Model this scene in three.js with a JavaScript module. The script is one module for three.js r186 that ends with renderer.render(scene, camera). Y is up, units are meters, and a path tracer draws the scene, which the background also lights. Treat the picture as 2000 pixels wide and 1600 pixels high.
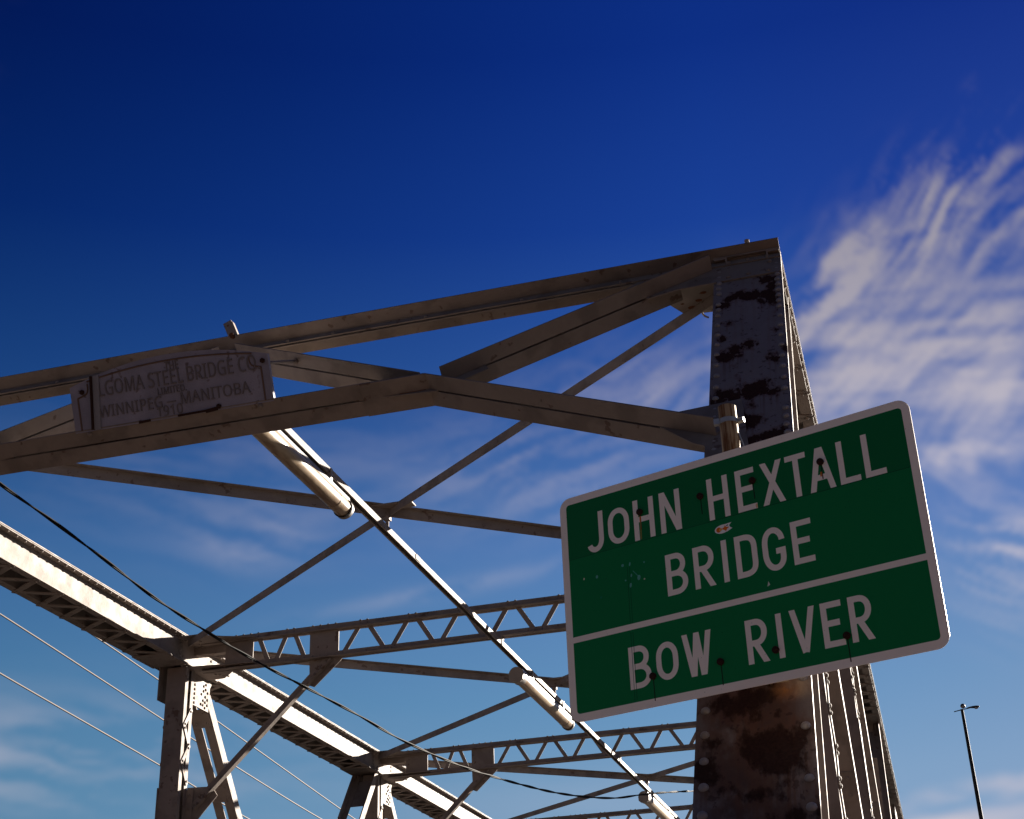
import * as THREE from 'three';
import { mergeGeometries } from 'three/addons/utils/BufferGeometryUtils.js';
import { TextGeometry } from 'three/addons/geometries/TextGeometry.js';
import { FontLoader } from 'three/addons/loaders/FontLoader.js';

// ------------------------------------------------------------------ camera, sky, sun, exposure
const EXPOSURE = 6.4, SUN = 5;
const EYE = 1.7;                                   // heights below are written relative to the eye, then lifted by EYE
const scene = new THREE.Scene();
const camera = new THREE.PerspectiveCamera(32.146, 1024 / 819, 0.1, 9000);
camera.rotation.order = 'YXZ';
camera.position.set(0, EYE, 0);
camera.rotation.set(0.46482, 0.26287, -0.03752);
const renderer = new THREE.WebGLRenderer({ antialias: true });
renderer.toneMapping = THREE.LinearToneMapping;
renderer.toneMappingExposure = EXPOSURE;
renderer.shadowMap.enabled = true;

const sunDir = new THREE.Vector3(0.381, 0.275, -0.884).normalize();
const sun = new THREE.DirectionalLight(new THREE.Color(1.0, 0.90, 0.78), SUN);
sun.position.copy(sunDir).multiplyScalar(120);
sun.castShadow = true;
sun.shadow.camera.left = sun.shadow.camera.bottom = -45;
sun.shadow.camera.right = sun.shadow.camera.top = 45;
sun.shadow.camera.far = 260;
sun.shadow.mapSize.set(4096, 4096);
scene.add(sun, sun.target);
sun.target.position.set(-3, 3, -15);

// ------------------------------------------------------------------ noise
let seed = 20231;
const rnd = () => { seed = (seed * 1664525 + 1013904223) >>> 0; return seed / 4294967296; };
const PERM = new Float32Array(65536);
for (let i = 0; i < 65536; i++) PERM[i] = rnd();
const hash = (x, y) => PERM[((x & 255) + (y & 255) * 256) & 65535];
function vnoise(x, y) {
  const xi = Math.floor(x), yi = Math.floor(y), fx = x - xi, fy = y - yi;
  const u = fx * fx * fx * (fx * (fx * 6 - 15) + 10), v = fy * fy * fy * (fy * (fy * 6 - 15) + 10);
  const a = hash(xi, yi), b = hash(xi + 1, yi), c = hash(xi, yi + 1), d = hash(xi + 1, yi + 1);
  return a + (b - a) * u + (c - a) * v + (a - b - c + d) * u * v;
}
function fbm(x, y, o = 4, g = 0.5) {
  let s = 0, a = 1, n = 0;
  for (let i = 0; i < o; i++) { s += a * vnoise(x, y); n += a; a *= g; const t = x * 1.6 + y * 1.2 + 11.3; y = -x * 1.2 + y * 1.6 + 5.7; x = t; }
  return s / n;
}
const clamp = (x, a = 0, b = 1) => Math.min(b, Math.max(a, x));
const sst = (a, b, x) => { const t = clamp((x - a) / (b - a)); return t * t * (3 - 2 * t); };
const mix = (a, b, t) => a + (b - a) * t;
const D2R = Math.PI / 180;

// ------------------------------------------------------------------ sky (air and cirrus), what it shows on screen divided by the exposure
const SKY_STOPS = [[-90, .04, .035, .03], [-3, .10, .11, .13], [0, .27, .40, .55], [5, .22, .365, .54], [11.6, .165, .322, .515], [15, .122, .276, .488], [21, .080, .190, .445], [27, .026, .094, .330], [33.6, .0075, .043, .262], [40.5, .0030, .0235, .195], [55, .002, .017, .15], [90, .0018, .015, .13]];
function air(az, el, out) {
  let i = 0; while (i < SKY_STOPS.length - 2 && el > SKY_STOPS[i + 1][0]) i++;
  const A = SKY_STOPS[i], B = SKY_STOPS[i + 1], t = clamp((el - A[0]) / (B[0] - A[0]));
  let d = Math.abs(az - 23.3); if (d > 180) d = 360 - d;
  const cs = Math.max(Math.cos(d * D2R), 0.2), k = mix(1.1, 2.5, sst(14, 40, el)) * sst(-4, 6, el);
  const cc = Math.min(cs, .88), f = Math.exp(k * (cc - 0.8)), fr = Math.exp(k * 1.7 * (cs - 0.8));
  out[0] = mix(A[1], B[1], t) * fr; out[1] = mix(A[2], B[2], t) * f; out[2] = mix(A[3], B[3], t) * Math.exp(k * 0.85 * (cc - 0.8));
}
const blob = (az, el, a, e, ra, re) => Math.exp(-(((az - a) / ra) ** 2 + ((el - e) / re) ** 2));
function cirrus(az, el) {
  if (el < 1) return 0;
  const w1 = fbm(az * 0.16 + 3, el * 0.16, 3) - 0.5, w2 = fbm(az * 0.16 + 40, el * 0.16 + 9, 3) - 0.5;
  let dens = 0;
  // the large plume right of the bridge: feathered upper edge climbing to the right, strands leaning with it
  {
    const edge = Math.min(28.6 + (az + 3) * 0.62, 33.2 + .06 * (az - 4)) + (fbm(az * 0.55, el * 0.55 + 20, 4) - 0.5) * 4.2;
    const low = 24.4 + (fbm(az * 0.5 + 7, 3.3, 3) - 0.5) * 4;
    const m = sst(1.5, -3.0, el - edge) * sst(low - 2.6, low + 2.2, el) * sst(-8, -1.5, az + (el - 27) * .2) * sst(60, 22, az);
    const a = az + w1 * 2.2, e = el + w2 * 1.6;
    const r = a * 0.80 + e * 0.60, q = -a * 0.60 + e * 0.80;        // along and across the strands
    const fine = fbm(r * 0.34, q * 2.3, 5, .62), broad = fbm(a * 0.20 + 60, e * 0.34, 4), flat = fbm(a * 0.24 + 11, (e + a * .10) * 2.1 + 8, 5, .6);
    const st = mix(fine, flat, sst(29.5, 26.5, el - (az - 1) * .2));
    const puff = fbm(a * .5 + 33, e * .55 + 4, 5, .55), n = fine * mix(.34, .60, sst(29, 32, el)) + flat * .34 + puff * .10 + broad * .38;
    const nn = n / (mix(.34, .60, sst(29, 32, el)) + .82) - .5;
    dens += clamp(.45 + nn * 2.6 - (1 - m) * .46) * sst(0, .3, m) * .92;
    dens += .40 * clamp((fine - .45) * 2.6) * sst(2.6, -.4, el - edge) * sst(-3.2, -.4, el - edge) * sst(-7, -1, az) * sst(60, 22, az);
    dens += 0.26 * blob(az, el, 4, 27.1, 7, .8) * clamp(flat * 2.6 - 0.7);
    dens += 0.40 * blob(az, el, 4.3, 33.0, 2.0, 1.5) * clamp(fine * 3.4 - 1.4);
    dens += 0.20 * blob(az, el, -.4, 30.2, 1.4, 2.0) * clamp(fine * 3.2 - 1.3);
  }
  // mid right strands falling to the right
  {
    const a = az + w2 * 3, e = el + w1 * 2.4, q = a * 0.40 + e * 0.92, r = a * 0.92 - e * 0.40;
    const s = fbm(r * 0.36 + 30, q * 2.0, 5, .58);
    dens += sst(1.2, 4.5, az) * sst(40, 16, az) * blob(0, el, 0, 19.2 - (az - 4) * .25, 1, 2.3) * clamp((s - 0.34) * 2.2) * 0.8;
    dens += 0.3 * blob(az, el, 3, 22.8, 4.5, .9) * clamp((s - .38) * 3);
  }
  // low bank at the lower right
  {
    const t = fbm(az * 0.4 + 80, 1.7, 4) * 1.2 + 10.0;
    const s = fbm(az * 0.22, el * 1.1 + 50, 4);
    dens += sst(-2.5, .5, az) * sst(80, 40, az) * sst(t + 0.35, t - 0.35, el) * sst(1, 6, el) * clamp(.42 + (s - .4) * 2) * .9;
  }
  // faint veils inside the portal and behind the left truss
  {
    const a = az + w1 * 3, e = el + w2 * 2, q0 = a * .12 + e * .99, s = fbm(a * 0.22 + 5, q0 * 1.5 + 12, 5, .60), q = -a * 0.30 + e * 0.95, s2 = fbm((a * .95 + e * .30) * 0.34, q * 2.0 + 31, 5, .60);
    dens += 0.13 * blob(az, el, -25, 23.6, 9, 2.4) * clamp((s - .34) * 3);
    dens += 0.28 * blob(az, el, -26.1, 21.2, 2.3, .9) * clamp((s - .30) * 2.6);
    dens += 0.46 * blob(az, el, -8.5, 27.0, 4.6, 1.7) * clamp((s2 - .34) * 2.4);
    dens += 0.42 * blob(az, el, -4.2, 29.2, 1.5, 1.8) * clamp((s2 - .34) * 3.2);
    dens += 0.24 * blob(az, el, -14, 24, 5.5, 2.0) * clamp((s2 - .40) * 3.2);
    dens += 0.38 * blob(az, el, -34, 12.9, 8, 1.9) * clamp((s - .34) * 3);
    dens += 0.20 * blob(az, el, -18.2, 19.5 + (az + 18) * .17, 5, .35) * clamp(s2 * 2.4 - .5);
    dens += 0.13 * blob(az, el, -12, 11, 9, 1.3) * clamp(s * 2);
    // the rest of the sky, out of the frame: the same thin cirrus here and there
    const far = sst(24, 44, Math.abs(az + 14)) * sst(4, 12, el) * sst(65, 40, el);
    if (far > 0) dens += far * 0.5 * clamp((s - .47) * 3.5);
  }
  return clamp(dens, 0, .85);
}
{
  const W = 2048, H = 1024, data = new Float32Array(W * H * 4), c = [0, 0, 0];
  for (let y = 0; y < H; y++) for (let x = 0; x < W; x++) {
    const el = ((y + .5) / H - .5) * 180, th = ((x + .5) / W - .5) * 2 * Math.PI;
    let az = Math.atan2(Math.cos(th), -Math.sin(th)) / D2R;
    air(az, el, c);
    const d = cirrus(az, el), lit = mix(1, 0.60, sst(20, 34, el));
    const o = (y * W + x) * 4;
    data[o] = mix(c[0], .62 * lit, d) / EXPOSURE; data[o + 1] = mix(c[1], .57 * lit, d) / EXPOSURE; data[o + 2] = mix(c[2], .63 * lit, d) / EXPOSURE; data[o + 3] = 1;
  }
  const t = new THREE.DataTexture(data, W, H, THREE.RGBAFormat, THREE.FloatType);
  t.mapping = THREE.EquirectangularReflectionMapping; t.magFilter = THREE.LinearFilter; t.minFilter = THREE.LinearFilter; t.needsUpdate = true;
  scene.background = t; scene.environment = t;
}

// ------------------------------------------------------------------ textures and materials
function dataTex(w, h, f, srgb, wrap = THREE.RepeatWrapping) {
  const d = new Uint8Array(w * h * 4), p = [0, 0, 0];
  for (let y = 0; y < h; y++) for (let x = 0; x < w; x++) {
    f(x / w, y / h, p); const o = (y * w + x) * 4;
    for (let k = 0; k < 3; k++) { let v = clamp(p[k]); if (srgb) v = v < .0031308 ? v * 12.92 : 1.055 * Math.pow(v, 1 / 2.4) - .055; d[o + k] = Math.round(v * 255); }
    d[o + 3] = 255;
  }
  const t = new THREE.DataTexture(d, w, h); if (srgb) t.colorSpace = THREE.SRGBColorSpace;
  t.wrapS = t.wrapT = wrap; t.magFilter = THREE.LinearFilter; t.minFilter = THREE.LinearMipmapLinearFilter; t.generateMipmaps = true; t.needsUpdate = true;
  return t;
}
const tile = (f) => (u, v, s) => {       // seamless version of a noise f(x, y) over a unit tile of s periods
  const a = f(u * s, v * s), b = f((u - 1) * s, v * s), c = f(u * s, (v - 1) * s), d = f((u - 1) * s, (v - 1) * s);
  const wu = sst(.7, 1, u), wv = sst(.7, 1, v);
  return mix(mix(a, b, wu), mix(c, d, wu), wv);
};
const tFine = tile((x, y) => fbm(x, y, 4)), tBig = tile((x, y) => fbm(x + 91, y + 17, 4)), tStreak = tile((x, y) => fbm(x * 4 + 7, y * .5, 4));
const PAINT = [.174, .148, .133];
const paintMap = dataTex(1024, 1024, (u, v, p) => {
  const b = tBig(u, v, 5), f = tFine(u, v, 60), sp = tFine(u + .013, v, 34), r = sst(.735, .80, sp * .74 + tBig(v, u, 9) * .34);
  const k = .86 + .22 * b + .12 * (f - .5), grime = sst(.52, .75, tBig(u, v, 11)) * .22;
  for (let i = 0; i < 3; i++) p[i] = mix(PAINT[i] * k * (1 - grime), [.055, .024, .014][i], r * .6);
}, true);
const paintBump = dataTex(512, 512, (u, v, p) => { const s = tFine(u, v, 50) * .55 + tBig(u, v, 12) * .45; p[0] = p[1] = p[2] = s; }, false);
const paintRough = dataTex(256, 256, (u, v, p) => { p[0] = p[1] = p[2] = .56 + .3 * tBig(u, v, 14); }, false);
const rep = (t, s) => { const c = t.clone(); c.repeat.set(s, s); c.needsUpdate = true; return c; };
const std = (o) => new THREE.MeshPhysicalMaterial({ specularIntensity: .25, ...o });
const M = {};
M.paint = std({ map: rep(paintMap, .62), bumpMap: rep(paintBump, 1.3), bumpScale: .0016, roughnessMap: rep(paintRough, .7), roughness: 1, metalness: 0 });
const rustMap = dataTex(512, 512, (u, v, p) => {
  const a = tFine(u, v, 16), b = tBig(u, v, 6), c = sst(.35, .7, a * .6 + b * .5);
  p[0] = mix(.035, .13, c); p[1] = mix(.014, .048, c); p[2] = mix(.009, .022, c);
}, true);
M.rust = std({ map: rep(rustMap, 2), bumpMap: rep(paintBump, 3), bumpScale: .002, roughness: .92 });
M.pipe = std({ map: dataTex(256, 512, (u, v, p) => {
  const a = tFine(u, v, 12), s = tStreak(u, v, 6), c = sst(.42, .62, a * .5 + s * .55);
  p[0] = mix(.30, .12, c); p[1] = mix(.22, .048, c); p[2] = mix(.13, .018, c);
}, true), bumpMap: paintBump, bumpScale: .001, roughness: .6, metalness: .15 });
M.rivet = std({ color: new THREE.Color(.20, .184, .182), roughness: .40, specularIntensity: .6, bumpMap: rep(paintBump, 1), bumpScale: .0005 });
M.galv = std({ color: new THREE.Color(.30, .31, .32), roughness: .42, metalness: .6, bumpMap: rep(paintBump, 4), bumpScale: .0006 });
M.cable = std({ color: new THREE.Color(.005, .0045, .0045), roughness: .7, specularIntensity: .15 });
M.wire = std({ color: new THREE.Color(.085, .068, .06), roughness: .7 });
M.diffuser = std({ map: rep(dataTex(512, 512, (u, v, p) => {
  const a = tBig(u, v, 7), f = tFine(u, v, 30), d = sst(.46, .80, a * .75 + f * .35);
  p[0] = mix(.185, .10, d); p[1] = mix(.14, .062, d); p[2] = mix(.094, .036, d);
}, true), .8), roughness: .36, bumpMap: rep(paintBump, 2), bumpScale: .0006 });
M.housing = std({ color: new THREE.Color(.15, .14, .135), roughness: .5, metalness: .2, bumpMap: rep(paintBump, 2), bumpScale: .0006 });
M.lampPole = std({ color: new THREE.Color(.022, .020, .018), roughness: .7, specularIntensity: .2 });
M.lampHead = std({ color: new THREE.Color(.20, .20, .20), roughness: .5 });
M.bolt = std({ color: new THREE.Color(.030, .014, .010), roughness: .8 });
M.concrete = std({ map: rep(dataTex(512, 512, (u, v, p) => { const k = .75 + .5 * tBig(u, v, 8) - .12 * tFine(u, v, 60); p[0] = .14 * k; p[1] = .115 * k; p[2] = .105 * k; }, true), .4), roughness: .9 });
M.asphalt = std({ map: rep(dataTex(512, 512, (u, v, p) => { const k = .7 + .6 * tFine(u, v, 70); p[0] = .016 * k; p[1] = .0090 * k; p[2] = .0068 * k; }, true), .5), roughness: .9 });
M.ground = std({ map: rep(dataTex(1024, 1024, (u, v, p) => {
  const b = tBig(u, v, 10), f = tFine(u, v, 90), g = sst(.4, .65, b);
  p[0] = mix(.058, .036, g) * (.6 + .8 * f); p[1] = mix(.031, .019, g) * (.6 + .8 * f); p[2] = mix(.018, .012, g) * (.6 + .8 * f);
}, true), .12), roughness: .95 });
M.water = std({ color: new THREE.Color(.02, .035, .04), roughness: .12 });

// the end post cover plate: grey paint, peeled down to dark rust where the photograph shows it. [x, s, rx, rs] in metres on the plate
const PX0 = -.656, PX1 = -.276, PLEN = 4.8;
let RUSTSPOTS;
const plateRust = (x, s) => {
  let d = 9;
  for (const [cx, cs, rx, rs] of RUSTSPOTS) { const q = Math.hypot((x - cx) / rx, (s - cs) / rs) - 1; const m = q * Math.min(rx, rs * .6); if (m < d) d = m; }
  return d + (fbm(x * 26 + 4, s * 13, 6, .66) - .5) * .080;
};
RUSTSPOTS = [[-0.558, 0.558, 0.034, 0.027], [-0.524, 0.513, 0.046, 0.033], [-0.462, 0.557, 0.058, 0.059], [-0.416, 0.556, 0.016, 0.032], [-0.359, 0.350, 0.042, 0.058], [-0.336, 0.472, 0.021, 0.065], [-0.359, 0.582, 0.045, 0.064], [-0.393, 0.652, 0.020, 0.042], [-0.333, 0.625, 0.016, 0.095], [-0.595, 0.622, 0.023, 0.027], [-0.572, 0.873, 0.020, 0.014], [-0.603, 1.046, 0.010, 0.034], [-0.620, 0.972, 0.012, 0.024], [-0.504, 1.207, 0.058, 0.046], [-0.581, 1.281, 0.042, 0.073], [-0.539, 1.224, 0.046, 0.064], [-0.485, 1.181, 0.033, 0.039], [-0.516, 1.297, 0.019, 0.018], [-0.344, 1.398, 0.033, 0.048], [-0.285, 1.305, 0.015, 0.036], [-0.328, 1.055, 0.015, 0.019], [-0.607, 1.048, 0.012, 0.024], [-0.542, 1.415, 0.007, 0.012], [-0.512, 1.543, 0.011, 0.019], [-0.433, 1.704, 0.066, 0.089], [-0.414, 1.645, 0.047, 0.033], [-0.352, 1.757, 0.032, 0.030], [-0.574, 1.719, 0.062, 0.061], [-0.588, 1.771, 0.036, 0.040], [-0.481, 2.015, 0.059, 0.063], [-0.506, 2.048, 0.031, 0.041], [-0.388, 2.205, 0.080, 0.063], [-0.439, 2.224, 0.040, 0.042], [-0.337, 2.171, 0.030, 0.028], [-0.452, 1.864, 0.009, 0.023], [-0.639, 1.761, 0.011, 0.032], [-0.511, 4.000, 0.086, 0.067], [-0.448, 3.970, 0.074, 0.045], [-0.438, 4.074, 0.034, 0.022], [-0.392, 4.258, 0.107, 0.121], [-0.440, 4.234, 0.076, 0.090], [-0.329, 4.226, 0.043, 0.094], [-0.346, 4.328, 0.047, 0.043], [-0.617, 4.314, 0.041, 0.064], [-0.600, 4.194, 0.025, 0.025], [-0.444, 4.446, 0.078, 0.030], [-0.308, 4.547, 0.065, 0.039], [-0.527, 4.427, 0.032, 0.019], [-0.370, 4.402, 0.031, 0.019]];
const orangeStainGlow = (x, s) => Math.exp(-(((x + .375) / .055) ** 2 + ((s - 3.955) / .05) ** 2));  // orange rust stain, its colour brightened for sun bounced off the sign back
const PU = (u) => PX0 + u * (PX1 - PX0), PS = (v) => v * PLEN;
const plateMap = dataTex(512, 2048, (u, v, p) => {
  const x = PU(u), s = PS(v), d = plateRust(x, s);
  const b = fbm(x * 9 + 3, s * 6, 4), f = fbm(x * 160, s * 160, 3), run = fbm(x * 60 + 9, s * 1.6, 4);
  const low = sst(3.2, 3.8, s), bare = sst(mix(.005, .014, low), mix(-.004, -.016, low), d) * mix(1, .96, low), edge = sst(mix(.020, .045, low), .002, d) * (1 - bare);
  const k = .84 + .24 * b + .14 * (f - .5);
  const stain = sst(.54, .70, run) * .30 * sst(3.6, 3.9, s) + sst(.55, .72, run) * .16;
  const lift = low * sst(.30, .62, fbm(x * 11, s * 6 + 5, 5, .6)) * (.25 + .65 * sst(-.645, -.56, x) * sst(-.28, -.38, x));
  let drip = 0; for (const [cx, cs, rx, rs] of RUSTSPOTS) { const q = (s - cs - rs * .5) / (.10 + rs * 2.2); if (q > 0 && q < 1 && Math.abs(x - cx) < rx) drip = Math.max(drip, (1 - q) * sst(rx, rx * .4, Math.abs(x - cx))); }
  drip *= sst(.46, .66, fbm(x * 85 + 3, s * 2.2, 4)) * .75;      // rust showing through thin paint on the lower plate
  const or = clamp(orangeStainGlow(x, s) * (.35 + 1.2 * fbm(x * 40, s * 30, 4)) - .1);
  const chip = sst(.70, .76, fbm(x * 46 + 20, s * 34, 4)) * .8;
  let c0 = PAINT[0] * k, c1 = PAINT[1] * k, c2 = PAINT[2] * k * 1.05;
  c0 = mix(c0, .13, stain); c1 = mix(c1, .055, stain); c2 = mix(c2, .028, stain);
  c0 = mix(c0, .050, lift); c1 = mix(c1, .024, lift); c2 = mix(c2, .017, lift);
  c0 = mix(c0, .085, drip); c1 = mix(c1, .040, drip); c2 = mix(c2, .024, drip);
  const bounceGlow = low * clamp(Math.exp(-(((x + .325) / .05) ** 2 + ((s - 3.945) / .055) ** 2)) * 1.3 - .1); c0 = mix(c0, .34, bounceGlow); c1 = mix(c1, .25, bounceGlow); c2 = mix(c2, .17, bounceGlow);  // painted cream glow: sunlight bounced off the sign back, put into the plate colour
  c0 = mix(c0, .40, or * .85); c1 = mix(c1, .16, or * .85); c2 = mix(c2, .045, or * .9);
  const ek = edge * (.35 + .5 * run); c0 = mix(c0, .095, ek); c1 = mix(c1, .042, ek); c2 = mix(c2, .024, ek);
  const r = .5 + f, m = Math.max(bare, chip * .7) * (1 - .8 * bounceGlow) * (1 - .7 * or);
  p[0] = mix(c0, mix(.032, .022, low) * r, m); p[1] = mix(c1, mix(.0115, .0088, low) * r, m); p[2] = mix(c2, mix(.008, .006, low) * r, m);
}, true, THREE.MirroredRepeatWrapping);
const plateBump = dataTex(512, 2048, (u, v, p) => {
  const x = PU(u), s = PS(v), bare = sst(.006, -.004, plateRust(x, s));
  p[0] = p[1] = p[2] = mix(.62 + .25 * (fbm(x * 20, s * 14, 4) - .5), .30 * fbm(x * 90, s * 90, 3) + .1, bare);
}, false, THREE.MirroredRepeatWrapping);
const plateRough = dataTex(256, 1024, (u, v, p) => { const x = PU(u), s = PS(v); p[0] = p[1] = p[2] = mix(.44 + .2 * fbm(x * 30, s * 30, 3), .95, sst(.006, -.004, plateRust(x, s))); }, false, THREE.MirroredRepeatWrapping);
M.plate = std({ map: plateMap, bumpMap: plateBump, bumpScale: .0022, roughnessMap: plateRough, roughness: 1 });

// ------------------------------------------------------------------ geometry helpers
const V = (x, y, z) => new THREE.Vector3(x, y, z);
const P = (x, y, z) => V(x, y + EYE, z);                          // a point given relative to the eye height
function extrude(profile, A, B, U, W) {                           // a closed 2D profile (metres along U and W) drawn from A to B, flat faces, uv in metres
  const n = profile.length, dir = B.clone().sub(A), L = dir.length(); dir.normalize();
  let area = 0; for (let i = 0; i < n; i++) { const a = profile[i], b = profile[(i + 1) % n]; area += a[0] * b[1] - b[0] * a[1]; }
  const hand = U.clone().cross(W).dot(dir), flip = (area > 0) !== (hand > 0);
  const pr = flip ? profile.slice().reverse() : profile;
  const at = (q, end) => (end ? B : A).clone().addScaledVector(U, q[0]).addScaledVector(W, q[1]);
  const pos = [], nor = [], uv = []; let run = rnd() * 3, v0 = rnd() * 3;
  for (let i = 0; i < n; i++) {
    const a = pr[i], b = pr[(i + 1) % n], a0 = at(a, 0), b0 = at(b, 0), a1 = at(a, 1), b1 = at(b, 1);
    const l = a0.distanceTo(b0), N = b0.clone().sub(a0).cross(dir).normalize();
    for (const q of [a0, b0, b1, a0, b1, a1]) pos.push(q.x, q.y, q.z);
    for (let k = 0; k < 6; k++) nor.push(N.x, N.y, N.z);
    uv.push(run, v0, run + l, v0, run + l, v0 + L, run, v0, run + l, v0 + L, run, v0 + L); run += l;
  }
  const tris = THREE.ShapeUtils.triangulateShape(pr.map((q) => new THREE.Vector2(q[0], q[1])), []);
  for (const end of [0, 1]) for (const t of tris) {
    const ids = [t[0], t[1], t[2]], pts = ids.map((i) => at(pr[i], end));
    const nn = pts[1].clone().sub(pts[0]).cross(pts[2].clone().sub(pts[0])), out = end ? dir : dir.clone().negate();
    if (nn.dot(out) < 0) { ids.reverse(); pts.reverse(); }
    ids.forEach((id, k) => { pos.push(pts[k].x, pts[k].y, pts[k].z); nor.push(out.x, out.y, out.z); uv.push(pr[id][0] + v0, pr[id][1] + run); });
  }
  const g = new THREE.BufferGeometry();
  g.setAttribute('position', new THREE.Float32BufferAttribute(pos, 3)); g.setAttribute('normal', new THREE.Float32BufferAttribute(nor, 3)); g.setAttribute('uv', new THREE.Float32BufferAttribute(uv, 2));
  return g;
}
const rect = (a0, a1, b0, b1) => [[a0, b0], [a1, b0], [a1, b1], [a0, b1]];
const X = V(1, 0, 0), Y = V(0, 1, 0), Z = V(0, 0, 1);
const box = (x0, x1, y0, y1, z0, z1) => extrude(rect(x0, x1, y0, y1), V(0, 0, z0), V(0, 0, z1), X, Y);   // world metres
const bar = (A, B, wide, thick, up) => {                          // a flat bar from A to B; wide is measured across, thick along up
  const d = B.clone().sub(A).normalize(), s = d.clone().cross(up).normalize(), u = s.clone().cross(d).normalize();
  return extrude(rect(-wide / 2, wide / 2, -thick / 2, thick / 2), A, B, s, u);
};
const plain = (g) => { const q = g.index ? g.toNonIndexed() : g; for (const k of Object.keys(q.attributes)) if (!['position', 'normal', 'uv'].includes(k)) q.deleteAttribute(k); return q; };
const merge = (list) => mergeGeometries(list.map(plain));
const headG = new THREE.SphereGeometry(1, 12, 5, 0, Math.PI * 2, 0, Math.PI / 2); headG.scale(1, .86, 1);
const headS = new THREE.SphereGeometry(1, 7, 3, 0, Math.PI * 2, 0, Math.PI / 2); headS.scale(1, .72, 1);
const headT = headS.clone(); headT.scale(1, 1.45, 1);
const qUp = (n) => new THREE.Quaternion().setFromUnitVectors(Y, n.clone().normalize());
const head = (p, n, r = .017, g = headS) => { const q = g.clone(); q.applyQuaternion(qUp(n)); const m = q.scale(r, r, r); m.translate(p.x, p.y, p.z); return m; };
const tube = (pts, r, seg = 8, n = 0) => new THREE.TubeGeometry(new THREE.CatmullRomCurve3(pts), n || pts.length * 8, r, seg, false);
const rod = (A, B, r, seg = 14, r2 = r) => { const d = B.clone().sub(A), g = new THREE.CylinderGeometry(r2, r, d.length(), seg); g.applyQuaternion(new THREE.Quaternion().setFromUnitVectors(Y, d.clone().normalize())); const c = A.clone().add(B).multiplyScalar(.5); g.translate(c.x, c.y, c.z); return g; };

// ------------------------------------------------------------------ things, parts and pieces
const used = new Map();
const numbered = (n) => { const k = used.get(n) ?? 0; used.set(n, k + 1); return k ? n + '_' + String(k).padStart(3, '0') : n; };
function thing(name, label, category, base = V(0, 0, 0), group) {
  const o = new THREE.Group(); o.name = numbered(name); o.position.copy(base); o.userData = { label, category };
  if (group) o.userData.group = group;
  scene.add(o); return o;
}
const baseOf = (o) => { const b = V(0, 0, 0); for (let p = o; p && p !== scene; p = p.parent) b.add(p.position); return b; };
function part(parent, name, geos, mat = M.paint, extra) {          // geometry in world metres, moved into the parent's frame
  const g = Array.isArray(geos) ? merge(geos) : geos, b = baseOf(parent); g.translate(-b.x, -b.y, -b.z);
  const m = new THREE.Mesh(g, mat); m.name = name; m.castShadow = m.receiveShadow = true; if (extra) Object.assign(m.userData, extra);
  parent.add(m); return m;
}
const STUFF = { kind: 'stuff' };
const barCache = new Map();
function lacingBar(parent, A, B, wide, thick, up, mat = M.paint) {   // each bar its own mesh, alike bars share one geometry
  const L = A.distanceTo(B), key = [L.toFixed(3), wide, thick].join();
  if (!barCache.has(key)) barCache.set(key, [0, 1, 2].map(() => extrude([[-wide / 2 + .004, -thick / 2], [wide / 2 - .004, -thick / 2], [wide / 2, -thick / 4], [wide / 2, thick / 2], [-wide / 2, thick / 2], [-wide / 2, -thick / 4]], V(0, 0, -L / 2), V(0, 0, L / 2), X, Y)));
  const m = new THREE.Mesh(barCache.get(key)[Math.floor(rnd() * 3)], mat); m.name = 'lacing_bar'; m.castShadow = m.receiveShadow = true;
  const d = B.clone().sub(A).normalize(), s = up.clone().cross(d).normalize(), u = d.clone().cross(s);
  m.quaternion.setFromRotationMatrix(new THREE.Matrix4().makeBasis(s, u, d));
  m.position.copy(A).add(B).multiplyScalar(.5).sub(baseOf(parent)); parent.add(m); return m;
}
function piece(parent, name, geo, mat, pos, quat) { const m = new THREE.Mesh(geo, mat); m.name = name; m.castShadow = m.receiveShadow = true; m.position.copy(pos).sub(baseOf(parent)); if (quat) m.quaternion.copy(quat); parent.add(m); return m; }
function structure(name, geo, mat) { const m = new THREE.Mesh(geo, mat); m.name = name; m.userData.kind = 'structure'; m.receiveShadow = m.castShadow = true; scene.add(m); return m; }

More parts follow.
